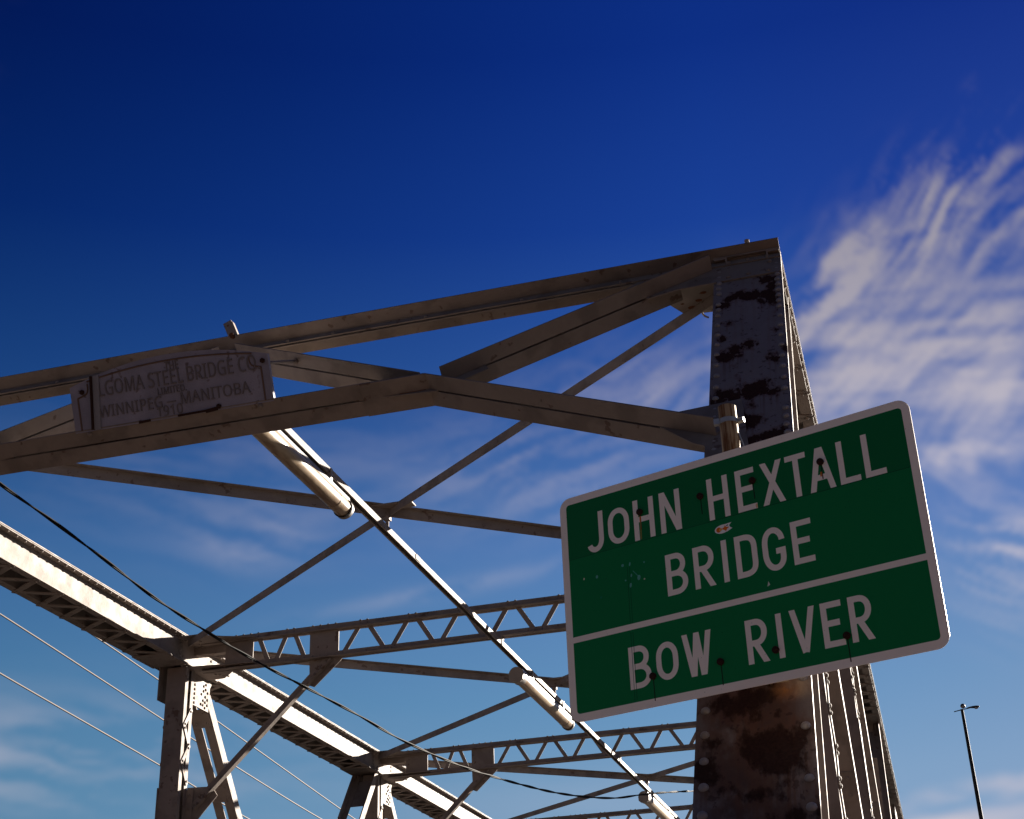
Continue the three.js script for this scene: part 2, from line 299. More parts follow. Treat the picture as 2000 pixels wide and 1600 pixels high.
// ------------------------------------------------------------------ ground, road and river below the frame (they throw the warm light up into the steel)
{
  const hgt = (x, z) => { const inB = sst(-1.0, -3.4, z) * sst(-36.4, -33.6, z); return -.004 - 4.6 * inB - .5 * sst(6, 30, Math.abs(x)) * (1 - inB) + 60 * sst(130, 520, z); };   // unseen hillside added behind the camera, rising to bounce warm sun onto the sign
  const xs = [], zs = []; const steps = [-4000, -1500, -700, -520, -400, -320, -250, -190, -140, -90, -50, -30, -18];
  for (const s of steps) { xs.push(s); } for (let x = -14; x <= 14; x += 1) xs.push(x); for (const s of steps.slice().reverse()) xs.push(-s);
  for (const s of steps) { if (s < -45) zs.push(s); } for (let z = -42; z <= 12; z += 1) zs.push(z); for (const s of steps.slice().reverse()) zs.push(-s);
  const pos = [], uv = [], idx = [];
  zs.forEach((z) => xs.forEach((x) => { pos.push(x, hgt(x, z), z); uv.push(x, z); }));
  for (let j = 0; j < zs.length - 1; j++) for (let i = 0; i < xs.length - 1; i++) { const a = j * xs.length + i, b = a + 1, c = a + xs.length, d = c + 1; idx.push(a, c, b, b, c, d); }
  const g = new THREE.BufferGeometry(); g.setAttribute('position', new THREE.Float32BufferAttribute(pos, 3)); g.setAttribute('uv', new THREE.Float32BufferAttribute(uv, 2)); g.setIndex(idx); g.computeVertexNormals();
  structure('ground', g, M.ground);
  structure('river', box(-3900, 3900, -4.2, -3.9, -31, -7), M.water);
  structure('road', extrude(rect(-8.6, 3.2, -.3, .012), V(0, 0, -1.05), V(0, 0, 400), X, Y), M.asphalt);
}

// ------------------------------------------------------------------ the truss bridge: one thing, its members are parts, their pieces sub-parts
const H = 4.396, CB = 4.117, YB = -2.66;                           // chord top, chord underside, bottom chord, relative to the eye
const CX = { r: -.466, l: -6.84 }, SG = { r: -1, l: 1 };           // truss planes, and the way to the roadway
const T = [0, -7.09, -12.29, -17.54, -22.79, -28.04], BZ = [-1.71, -7.09, -12.29, -17.54, -22.79, -28.04, -33.42];
const bridge = thing('truss_bridge', 'grey riveted steel truss bridge spanning the whole picture under the sky', 'bridge', V(-3.653, 0, -1.7));
const TH = 52.81 * D2R, E = V(0, Math.sin(TH), -Math.cos(TH)), N = V(0, Math.cos(TH), Math.sin(TH)), O = P(0, H, -7.066);
const pp = (x, s, n = 0) => O.clone().addScaledVector(X, x).addScaledVector(E, -s).addScaledVector(N, n);   // a point of the portal plane: across, down along the end posts, out of it
const DN = E.clone().negate();
const chan = (w0, tip, d0, d1, t = .009, f = .012) => [[w0, d0], [tip, d0], [tip, d0 - f], [w0 + Math.sign(tip - w0) * t, d0 - f], [w0 + Math.sign(tip - w0) * t, d1 + f], [tip, d1 + f], [tip, d1], [w0, d1]];

function endPost(side) {
  const cx = CX[side], near = side === 'r', x0 = cx - .19, x1 = cx + .19, LEN = 8.86;
  const body = part(bridge, 'end_post', [
    extrude(chan(cx + .112, cx + .188, -.012, -.279), pp(0, .02), pp(0, LEN), X, N),
    extrude(chan(cx - .112, cx - .188, -.012, -.279), pp(0, .02), pp(0, LEN), X, N)]);
  const S0 = -.02, g = extrude(rect(x0, x1, -.012, 0), pp(0, S0), pp(0, LEN), X, N);
  if (near) {                                                       // its uv runs once across the plate and along it, so that each rust patch has its place
    const p = g.attributes.position, uv = g.attributes.uv, q = V(0, 0, 0);
    for (let i = 0; i < p.count; i++) { q.fromBufferAttribute(p, i).sub(O); uv.setXY(i, (q.x - x0) / .38, -q.dot(E) / PLEN); }
  }
  part(body, 'cover_plate', g, near ? M.plate : M.paint);
  const heads = [];
  const pitch = (s) => (s < .70 ? .075 : s > 1.76 && s < 2.5 ? .078 : .122);
  if (near) {
    for (const rx of [-.303, -.625]) for (let s = .09; s < 5.2; s += pitch(s)) {
      const k = rnd(); if (k < .02) continue;
      const r = .0155 + .002 * rnd();
      piece(body, 'rivet', headG, k < .12 && s > 3.9 ? M.rust : M.rivet, pp(rx + (rnd() - .5) * .003, s + (rnd() - .5) * .006, -.001), qUp(N)).scale.setScalar(r);
    }
  } else for (const rx of [cx - .16, cx + .16]) for (let s = .09; s < 5.2; s += .122) heads.push(head(pp(rx, s), N, .0165));
  const lac = [];
  for (let s = 1.0, k = 0; s < LEN - .4; s += .179, k++) { const a = k % 2 ? .152 : -.152; lac.push(bar(pp(cx - a, s, -.284), pp(cx + a, s + .179, -.284), .055, .009, N)); heads.push(head(pp(cx + a, s + .179, -.289), N.clone().negate(), .016), head(pp(cx + a, s + .179, -.262), N, .014)); }
  part(body, 'lacing', lac, M.paint, STUFF);
  part(body, 'batten_plate', extrude(rect(cx - .19, cx + .19, -.289, -.280), pp(0, .35), pp(0, .95), X, N));
  part(body, 'small_rivets', heads, M.paint, STUFF);
  return body;
}
endPost('r'); endPost('l');

// top chords: two channels under a cover plate, single lacing below
function topChord(side) {
  const cx = CX[side], z0 = -7.0, z1 = T[5] - .1, A = P(0, 0, z0), B = P(0, 0, z1);
  const body = part(bridge, 'top_chord', [
    extrude(chan(cx + .112, cx + .186, H - .0095, CB, .009, .0095), A, B, X, Y), extrude(chan(cx - .112, cx - .186, H - .0095, CB, .009, .0095), A, B, X, Y)]);
  part(body, 'cover_plate', extrude(rect(cx - .19, cx + .19, H - .009, H), A, B, X, Y));
  const heads = [];
  for (let z = z0 - .06; z > z1; z -= .1215) for (const s of [-1, 1]) heads.push(head(P(cx + s * .165, H - .0188, z), V(0, -1, 0), .0165, headT), head(P(cx + s * .152, H, z), Y, .0165));
  for (let k = 1; k < 5; k++) {
    const zb = T[k] - .52, ze = T[k + 1] + .52, n = Math.round((zb - ze) / .179), st = (zb - ze) / n;
    for (let i = 0; i < n; i++) {
      const a = (i % 2 ? .150 : -.150) * SG[side], za = zb - i * st, A2 = P(cx + a, CB - .005, za), B2 = P(cx - a, CB - .005, za - st);
      lacingBar(body, A2.clone().addScaledVector(B2.clone().sub(A2).normalize(), -.032), B2.clone().addScaledVector(A2.clone().sub(B2).normalize(), -.032), .056, .009, Y);
      heads.push(head(P(cx + a, CB - .009, za), V(0, -1, 0), .0165), head(P(cx + a, CB + .0125, za), Y, .0165));
    }
    // batten plates under each panel point, with two rows of rivets
    for (const [a, b] of [[T[k] + .53, T[k] + .13], [T[k] - .14, T[k] - .53]]) {
      if (k === 1 && a > T[1]) continue;
      part(body, 'batten_plate', extrude(rect(cx - .19, cx + .19, CB - .010, CB - .001), P(0, 0, a), P(0, 0, b), X, Y));
      for (let z = a - .03; z > b; z -= .07) for (const s of [-1, 1]) heads.push(head(P(cx + s * .165, CB - .010, z), V(0, -1, 0), .0155), head(P(cx + s * .152, CB + .0125, z), Y, .0155));
    }
  }
  part(body, 'rivets', heads, M.paint, STUFF);
  return body;
}
const chordL = topChord('l'), chordR = topChord('r');

// gusset plates, verticals and diagonals of both trusses
const plate = (pts, A, t, U, W, Nn) => extrude(pts, A, A.clone().addScaledVector(Nn, t), U, W);
function panelPoint(side, k) {
  const cx = CX[side], sg = SG[side], z = T[k], xin = cx + sg * .1245, heads = [], zz = (d) => z - d;
  const g = part(bridge, 'gusset_plate', plate([[zz(-.20), H - .03], [zz(.52), H - .03], [zz(.52), 4.07], [zz(.49), 4.03], [zz(.485), 3.785], [zz(.04), 3.785], [zz(.035), 4.05], [zz(-.20), 4.13]].map((q) => [q[0], q[1] + EYE]), V(xin - sg * .012, 0, 0), sg * .012, Z, Y, X));
  part(g, 'outer_gusset', plate([[zz(-.12), 4.12], [zz(.52), 4.12], [zz(.485), 3.785], [zz(-.12), 3.785]].map((q) => [q[0], q[1] + EYE]), V(cx - sg * .118, 0, 0), sg * .010, Z, Y, X));
  const face = V(sg, 0, 0);
  for (const [dz, ys] of [[.07, [4.0, 3.95, 3.905, 3.86, 3.81]], [.175, [4.04, 3.99, 3.945, 3.90, 3.855, 3.81]], [.36, [4.02, 3.97, 3.875, 3.83]], [.405, [4.045, 3.995, 3.92, 3.865, 3.81]], [.45, [3.97, 3.90, 3.845]], [.32, [3.93, 3.83]]])
    for (const y of ys) heads.push(head(P(xin, y, zz(dz)), face, .0165));
  for (const dz of [-.16, .48]) for (let y = 4.16; y < 4.35; y += .05) heads.push(head(P(xin, y, zz(dz)), face, .0155));
  part(g, 'rivets', heads, M.paint, STUFF);
}
function vertical(side, k) {
  const cx = CX[side], sg = SG[side], z = T[k], a = cx + sg * .16, b = cx - sg * (k === 1 ? .114 : side === 'r' ? .085 : .045), top = k === 1 ? 4.11 : 4.10, bot = YB;
  const ch = (zw, dir) => { const t = .009; return [[a, zw], [b, zw], [b, zw - dir * .057], [b + sg * t, zw - dir * .057], [b + sg * t, zw - dir * t], [a - sg * t, zw - dir * t], [a - sg * t, zw - dir * .057], [a, zw - dir * .057]]; };
  const body = part(bridge, 'vertical_post', [extrude(ch(z + .086, 1), P(0, bot, 0), P(0, top, 0), X, Z), extrude(ch(z - .086, -1), P(0, bot, 0), P(0, top, 0), X, Z)]);
  const heads = [], far = [];
  for (let y = 3.70, i = 0; y > (k < 4 ? .6 : 2); y -= .177, i++) {
    const s = i % 2 ? 1 : -1, A = P(0, y, z + s * .060), B = P(0, y - .177, z - s * .060);
    if (y - .177 < 2.95 && y > 2.35 && k > 1) continue;
    for (const [x, nx] of [[a + sg * .005, sg], [b - sg * .005, -sg]]) {
      A.x = B.x = x; const d = B.clone().sub(A).normalize().multiplyScalar(.022);
      const p0 = A.clone().add(d), p1 = B.clone().sub(d), e0 = p0.clone().addScaledVector(d, -1.6), e1 = p1.clone().addScaledVector(d, 1.6);
      if (nx === sg && k < 4 && y > 1.4) lacingBar(body, e0, e1, .040, .008, X); else far.push(bar(e0, e1, .040, .008, X));
      for (const q of [p0, p1]) heads.push(head(q.clone().addScaledVector(X, nx * .004), V(nx, 0, 0), .0135));
    }
  }
  if (k > 1) for (const y of [3.30, 3.22, 2.88, 2.80]) for (const s of [-1, 1]) heads.push(head(P(b - sg * .0, y, z + s * .06), V(-sg, 0, 0), .017));
  if (far.length) part(body, 'lacing', far, M.paint, STUFF);
  part(body, 'rivets', heads, M.paint, STUFF);
  // the outer batten seen past the post where the brace comes in
  if (k > 1) part(body, 'batten_plate', box(Math.min(b - sg * .009, b), Math.max(b - sg * .009, b), 2.2 + EYE, 2.94 + EYE, z - .088, z + .10));
}
function diagonal(side, kt, kb, wide = false) {
  const cx = CX[side], sg = SG[side], toward = BZ[kb] > T[kt] ? 1 : -1;
  const A0 = P(0, 4.256, T[kt] + (wide ? 0 : toward * .24)), B0 = P(0, YB, BZ[kb] + (wide ? 0 : toward * .6)), d = B0.clone().sub(A0).normalize();
  const A = A0.clone().addScaledVector(d, wide ? .10 : .40), B = B0.clone().addScaledVector(d, -.1);
  const up = V(0, 0, 0).copy(d).cross(X).normalize(); if (up.y < 0) up.negate();             // across the member within the truss plane
  const xi = cx + sg * (wide ? .158 : .111), xo = cx - sg * (wide ? .158 : .118), leg = wide ? .07 : .098, w = .051, t = .009;
  const ang = (x, dir) => [[x, -w], [x + dir * leg, -w], [x + dir * leg, -w + t], [x + dir * t, -w + t], [x + dir * t, w], [x, w]];
  const body = part(bridge, 'diagonal_member', [extrude(ang(xi, -sg), A, B, X, up), extrude(ang(xo, sg), A, B, X, up)]);
  const heads = [], L = A.distanceTo(B), bat = wide ? [.16, 1.6, 3.2, 4.8] : [.10, .93, 1.76, 2.6, 3.5, 4.4, 5.3];
  for (const s of bat) {
    if (s > L - .4) break;
    const p = A.clone().addScaledVector(d, s), q = A.clone().addScaledVector(d, s + (wide ? .46 : .20));
    part(body, 'batten_plate', extrude(rect(Math.min(xi - sg * .012, xo + sg * .012), Math.max(xi - sg * .012, xo + sg * .012), -w - .009, -w - .001), p, q, X, up));
    for (const f of [.22, .78]) for (const x of [xi - sg * .05, xo + sg * .05]) heads.push(head(p.clone().lerp(q, f).addScaledVector(X, x).addScaledVector(up, -w - .009), up.clone().negate(), .015));
  }
  if (heads.length) part(body, 'rivets', heads, M.paint, STUFF);
}
for (const side of ['l', 'r']) {
  for (let k = 2; k < 5; k++) panelPoint(side, k);
  for (let k = 1; k < 6; k++) vertical(side, k);
  diagonal(side, 1, 2); diagonal(side, 2, 3); diagonal(side, 3, 2, true); diagonal(side, 3, 4); diagonal(side, 4, 3); diagonal(side, 5, 4);
  const cx = CX[side];
  const A = P(0, YB, BZ[0] + .3), B = P(0, YB, BZ[6] - .3);
  part(bridge, 'bottom_chord', [extrude(chan(cx + .10, cx + .17, .127, -.127), A, B, X, Y), extrude(chan(cx - .10, cx - .17, .127, -.127), A, B, X, Y)]);
  // far end post of the span
  const a = P(0, 4.256, T[5]), b = P(0, YB, BZ[6]), u = b.clone().sub(a).normalize().cross(X).normalize();
  part(bridge, 'end_post', [extrude(rect(cx - .19, cx + .19, .12, .132), a, b, X, u), extrude(chan(cx + .112, cx + .188, .12, -.14), a, b, X, u), extrude(chan(cx - .112, cx - .188, .12, -.14), a, b, X, u)]);
}

// lateral plates at the panel points and the top lateral angles
const ML = (x) => -7.306 - x;                                      // the mirror across the middle of the roadway
for (let k = 2; k < 5; k++) for (const m of [0, 1]) {
  const z = T[k], f = m ? ML : (x) => x, flat = (pts, y, t) => plate(pts.map(([x, dz]) => [f(x), z - dz]), V(0, y + EYE, 0), t, X, Z, Y);
  const g = part(bridge, 'lateral_plate', flat([[-6.84, -.24], [-6.50, -.24], [-6.30, -.10], [-6.02, .02], [-6.02, .15], [-6.30, .18], [-6.46, .46], [-6.84, .46]], 4.352, .009));
  part(g, 'lower_plate', flat([[-6.72, -.06], [-6.30, 0], [-6.02, .02], [-6.02, .15], [-6.30, .19], [-6.52, .42], [-6.72, .44]], 4.098, .009));
  const heads = [];
  for (let i = 0; i < 9; i++) for (const [x0, x1] of [[-6.63, -6.57], [-6.69, -6.69]]) { const dz = -.2 + i * .075; heads.push(head(P(f(i % 2 ? x0 : x1), 4.352, z - dz), V(0, -1, 0), .0155)); }
  for (let i = 0; i < 6; i++) heads.push(head(P(f(-6.5 + i * .085), 4.352, z - .06 - (i % 2) * .05), V(0, -1, 0), .0155), head(P(f(-6.52 + i * .09), 4.098, z - .05 - (i % 2) * .055), V(0, -1, 0), .0155), head(P(f(-6.60 + i * .03), 4.098, z - .18 - i * .035), V(0, -1, 0), .0155));
  // the clip angle that carries the strut's end plate
  part(g, 'clip_angle', box(Math.min(f(-6.72), f(-6.35)), Math.max(f(-6.72), f(-6.35)), 4.27 + EYE, 4.345 + EYE, z - .20, z - .12));
  part(g, 'rivets', heads, M.paint, STUFF);
}
for (const m of [0, 1]) {
  const f = m ? ML : (x) => x;
  const g = part(bridge, 'lateral_plate', plate([[-.64, -7.02], [-1.02, -7.04], [-1.04, -7.22], [-.90, -7.50], [-.64, -7.52]].map(([x, z]) => [f(x), z]), P(0, 4.345, 0).setX(0), .009, X, Z, Y));
  if (!m) {
    const st = tube([P(-.80, 4.345, -7.47), P(-.80, 4.325, -7.475), P(-.785, 4.30, -7.472), P(-.765, 4.285, -7.468)], .006, 5, 10);
    part(g, 'hanging_strap', st, M.paint);
    const sp = []; for (const [x, z, r] of [[-.85, -7.42, .028], [-.80, -7.35, .022], [-.88, -7.47, .018], [-.76, -7.27, .02], [-.9, -7.36, .012]]) { const c = new THREE.CylinderGeometry(r, r * .9, .002, 9); c.scale(1, 1, .7); c.translate(x, 4.344 + EYE, z); sp.push(c); }
    part(g, 'rust_scale', sp, M.rust, STUFF);
  }
}
function lateral(A, B, legH, legV, sv, cut = []) {                 // an angle: flat leg on top, upright leg hanging on one side
  const d = B.clone().sub(A).normalize(), s = d.clone().cross(Y).normalize().multiplyScalar(sv), t = .008;
  const prof = [[0, 0], [legH, 0], [legH, -t], [t, -t], [t, -legV], [0, -legV]];
  const body = part(bridge, 'lateral_brace', cut.length ? [extrude(prof, A, A.clone().lerp(B, cut[0]), s, Y), extrude(prof, A.clone().lerp(B, cut[1]), B, s, Y)] : extrude(prof, A, B, s, Y));
  return body;
}
for (let k = 1; k < 5; k++) {
  const z0 = T[k], z1 = T[k + 1], a = lateral(P(-.60, 4.350, z0 - .13), P(-6.66, 4.350, z1 + .13), .062, .072, 1);
  const b = lateral(P(-6.66, 4.352, z0 - .13), P(-.60, 4.352, z1 + .13), .05, .088, 1);
  // splice plate, bolt and rivets where the two cross
  const c = P(-3.64, 4.352, (z0 + z1) / 2);
  part(a, 'splice_plate', box(c.x - .12, c.x + .22, c.y - .020, c.y - .009, c.z - .02, c.z + .10));
  part(a, 'hanging_bolt', [rod(c.clone().add(V(-.01, -.08, 0)), c.clone().add(V(-.01, -.20, 0)), .014), box(c.x - .035, c.x + .015, c.y - .115, c.y - .08, c.z - .025, c.z + .025)]);
  part(b, 'rivets', [0, 1, 2, 3].map((i) => head(c.clone().add(V(.10 + i * .06, -.05, -.10 - i * .05)), V(.64, 0, .77), .012)), M.paint, STUFF);
}

// sway struts: two laced angles with batten plates, braced to the posts
function swayStrut(k) {
  const z = T[k] - .08, x0 = -6.60, x1 = ML(-6.60), top = 4.408, bot = 4.068;
  const L = (yv0, yv1, yh) => [[yv0, 0], [yv1, 0], [yv1, -.007], [yv0, -.007]];
  const body = part(bridge, 'sway_strut', [
    // upper angle: upright leg and a flat leg turned to the portal; lower angle the same
    extrude([[top, 0], [top - .058, 0], [top - .058, .046], [top - .066, .046], [top - .066, -.008], [top, -.008]].map((q) => [q[0], q[1]]), P(x0, 0, z), P(x1, 0, z), Y, Z),
    extrude([[bot + .062, 0], [bot + .008, 0], [bot + .008, .050], [bot, .050], [bot, -.008], [bot + .062, -.008]], P(x0, 0, z), P(x1, 0, z), Y, Z),
    extrude([[top, -.020], [top - .060, -.020], [top - .060, -.060], [top - .066, -.060], [top - .066, -.026], [top, -.026]], P(x0, 0, z), P(x1, 0, z), Y, Z),
    extrude([[bot + .062, -.020], [bot + .006, -.020], [bot + .006, -.060], [bot, -.060], [bot, -.026], [bot + .062, -.026]], P(x0, 0, z), P(x1, 0, z), Y, Z)]);
  const heads = [], yb = bot + .03, yt = top - .03, zc = z - .014;
  for (const m of [0, 1]) for (const [a, b] of [[-6.358, -6.06], [-5.459, -5.157]]) {
    const [p, q] = m ? [ML(b), ML(a)] : [a, b];
    part(body, 'batten_plate', box(p, q, bot + .055 + EYE, top - .060 + EYE, zc - .004, zc + .006));
    for (let i = 0; i < 4; i++) heads.push(head(P(mix(p, q, .1 + i * .266), bot + .034, z), Z, .0125), head(P(mix(p, q, .1 + i * .266), top, z - .004), Y, .0125));
  }
  const zig = (xa, xb, n, first) => {
    const st = (xb - xa) / n;
    for (let i = 0; i < n; i++) {
      const upwd = (i % 2 === 0) === first, g = .036, ya = upwd ? yb : yt, yq = upwd ? yt : yb, A = P(xa + i * st + g, ya, zc), B = P(xa + (i + 1) * st - g, yq, zc);
      const e = B.clone().sub(A).normalize().multiplyScalar(.018);
      lacingBar(body, A.clone().sub(e), B.clone().add(e), .046, .008, Z);
      for (const q of [A, B]) { heads.push(head(q.clone().setZ(z), Z, .012)); if (q.y > P(0, 4.25, 0).y) heads.push(head(P(q.x, top, z - .004), Y, .0135)); }
    }
  };
  zig(-6.045, -5.475, 3, false); zig(ML(-5.475), ML(-6.045), 3, true); zig(-5.145, ML(-5.145), 12, true);
  part(body, 'rivets', heads, M.paint, STUFF);
  // knee braces down to the posts
  for (const m of [0, 1]) {
    const f = m ? ML : (x) => x, A = P(f(-5.24), 4.075, z - .01), B = P(f(-6.60), 2.765, z - .01), d = B.clone().sub(A).normalize(), u = d.clone().cross(Z).normalize(); if (u.y > 0) u.negate();
    const kb = part(bridge, 'knee_brace', extrude([[-.042, 0], [-.042, .008], [.034, .008], [.034, .062], [.042, .062], [.042, 0]], A, B, u, Z));
    const hh = []; for (const s of [.06, .14, .22, .72, 1.14, 1.52, 1.66, 1.76, 1.84]) hh.push(head(A.clone().addScaledVector(d, s).addScaledVector(Z, .008).addScaledVector(u, -.004), Z, .0155));
    part(kb, 'gusset_plate', plate([[-5.46, 4.078], [-5.10, 4.078], [-5.14, 4.03], [-5.40, 3.80], [-5.45, 3.82]].map(([x, y]) => [f(x), y + EYE]), V(0, 0, z - .022), .009, X, Y, Z));
    part(kb, 'lower_gusset', plate([[-6.68, 2.96], [-6.42, 2.95], [-6.36, 2.86], [-6.60, 2.60], [-6.68, 2.30]].map(([x, y]) => [f(x), y + EYE]), V(0, 0, z - .022), .009, X, Y, Z));
    part(kb, 'clip_angle', box(Math.min(f(-6.68), f(-6.61)), Math.max(f(-6.68), f(-6.61)), 2.32 + EYE, 2.94 + EYE, z - .012, z + .002));
    for (let i = 0; i < 5; i++) hh.push(head(P(f(-6.645), 2.88 - i * .12, z + .002), Z, .0155), head(P(f(-6.70), 2.90 - i * .12, T[k] + .086), Z, .0145));
    part(kb, 'rivets', hh, M.paint, STUFF);
  }
}
for (const k of [2, 3, 4]) swayStrut(k);

// portal bracing between the two end posts: pairs of angles set back to back, flats turned down to the road
const GN = .006;                                                   // middle of the gap that holds the gusset plates
function portalMember(name, A, B, flip = 1, frontEnd = 0, rearEnd = 0, width = .096, stem = .064) {   // A, B = [x, s]
  const a = pp(A[0], A[1]), b = pp(B[0], B[1]), d = b.clone().sub(a).normalize(), f = d.clone().cross(N).normalize();
  if (f.dot(DN) < 0) f.negate(); f.multiplyScalar(flip);           // the way the flats look
  const t = .008, g = .0055, bf = b.clone().addScaledVector(d, frontEnd), br = b.clone().addScaledVector(d, rearEnd);
  const down = f.clone();
  const front = [[GN + g, 0], [GN + g + width - .005, 0], [GN + g + width - .005, -t], [GN + g + t, -t], [GN + g + t, -stem], [GN + g, -stem]];
  const rear = front.map(([n, h]) => [2 * GN - n, h]);
  return part(bridge, name, [extrude(front, a, bf, N, down), extrude(rear, a, br, N, down)]);
}
{
  // top strut: flats along the top, stems hanging down, running across both posts
  const t = .008, s0 = .026, xl = ML(-.276), xr = -.276;
  const strut = part(bridge, 'portal_strut', [
    extrude([[GN + .0055, s0], [GN + .1, s0], [GN + .1, s0 + t], [GN + .0055 + t, s0 + t], [GN + .0055 + t, s0 + .066], [GN + .0055, s0 + .066]], pp(xl, 0), pp(xr, 0), N, DN),
    extrude([[GN - .0055, s0], [GN - .095, s0], [GN - .095, s0 + t], [GN - .0055 - t, s0 + t], [GN - .0055 - t, s0 + .066], [GN - .0055, s0 + .066]], pp(ML(-.72), 0), pp(-.72, 0), N, DN)]);
  const hh = []; for (const x of [-.35, -.46, -.57, -.68, -.9, -1.2, -1.8, -2.4, -3.0, -3.3]) hh.push(head(pp(x, s0 + .042, GN + .0135), N, .0145), head(pp(ML(x), s0 + .042, GN + .0135), N, .0145));
  // the small upright clips left standing on the strut
  const ca = pp(-3.655, s0 + .004, .096), up = V(0, .93, .37);
  const clip = part(strut, 'upright_clip', [bar(ca, ca.clone().addScaledVector(V(-.42, 1, 0).normalize(), .125), .056, .008, Z), bar(ca.clone().add(V(.031, 0, -.018)), ca.clone().add(V(.031, 0, -.018)).addScaledVector(V(-.42, 1, 0).normalize(), .125), .034, .007, X)]);
  part(clip, 'bolt', [rod(ca.clone().add(V(.0, .0, 0)), ca.clone().add(V(.0, 0, .03)), .016, 6), rod(ca.clone().add(V(-.040, .085, .003)), ca.clone().add(V(-.040, .085, .006)), .006, 6)], M.rust);
  const cb = pp(-.452, s0 - .004, .07);
  part(strut, 'stud', rod(cb, cb.clone().add(V(0, .055, 0)), .0145));
  // lower strut between the two nodes, with a plate over its gap at each node
  const nx = -2.18, ns = 1.108, low = portalMember('portal_strut', [ML(nx), ns], [nx, ns]);
  const q = (x, s, n) => pp(x, s, n);
  for (const m of [0, 1]) {
    const f = m ? ML : (x) => x;
    const np = part(low, 'node_plate', extrude(rect(GN - .097, GN + .098, 0, .007), q(f(m ? -2.40 : -2.545), ns + .0015), q(f(-2.165), ns + .0015), N, DN));
    part(np, 'crack', extrude(rect(GN + .002, GN + .008, .0065, .0085), q(f(-2.34), ns), q(f(-2.19), ns), N, DN), M.rust);
    const dia = portalMember('portal_brace', [f(nx), ns], [f(-.615), 2.131], 1, .0, -.06);
    const fan = portalMember('portal_brace', [f(nx - .03), ns - .02], [f(-3.60), .165], 1);
    const up2 = portalMember('portal_brace', [f(-2.10), 1.056], [f(-.80), .200], 1, .16, -.06);
    part(up2, 'gusset_plate', plate([[-.276, .092], [-.276, .297], [-.86, .312], [-1.02, .37], [-1.22, .24], [-1.10, .092]].map(([x, s]) => [f(x), s]), O.clone().addScaledVector(N, .002), .0085, X, DN, N));
    part(dia, 'gusset_plate', plate([[-.84, 1.84], [-.50, 1.80], [-.46, 2.46], [-.665, 2.44], [-.665, 2.21], [-.72, 2.165], [-.88, 1.958]].map(([x, s]) => [f(x), s]), O.clone().addScaledVector(N, .002), .0085, X, DN, N));
    part(fan, 'gusset_plate', plate([[-1.92, .88], [-1.86, .97], [-2.12, 1.15], [-2.6, 1.10], [-2.5, .92], [-2.2, .98]].map(([x, s]) => [f(x), s]), O.clone().addScaledVector(N, .002), .0085, X, DN, N));
    const gh = []; for (const [x, s] of [[-.35, .26], [-.46, .262], [-.57, .265], [-.34, .13], [-.56, 2.3], [-.53, 2.40], [-.60, 2.36], [-.55, 1.86]]) gh.push(head(pp(f(x), s, .0105), N, .0165));
    part(up2, 'rivets', gh, M.paint, STUFF);
  }
  part(strut, 'rivets', hh, M.paint, STUFF);
  const bh = []; for (const x of [-4.18, -3.13]) bh.push(head(pp(x, ns + .0005, .075), DN, .017));
  part(low, 'rivets', bh, M.paint, STUFF);
}

// deck and floor beams
{
  part(bridge, 'deck', extrude(rect(-6.45, -.86, -.28, 0), V(0, 0, -1.1), V(0, 0, -33.6), X, Y), M.concrete);
  part(bridge, 'abutment', [box(-7.5, .2, -5, -1.12, -2.5, -.95), box(-7.5, .2, -5, -1.12, -34.2, -32.6)], M.concrete);
  for (let k = 1; k < 6; k++) part(bridge, 'floor_beam', extrude([[-.10, -.285], [.10, -.285], [.10, -.30], [.01, -.30], [.01, -.86], [.10, -.86], [.10, -.875], [-.10, -.875], [-.10, -.86], [-.01, -.86], [-.01, -.30], [-.10, -.30]].map(([a, b]) => [a + BZ[k], b]), V(-6.72, 0, 0), V(-.58, 0, 0), Z, Y));
}

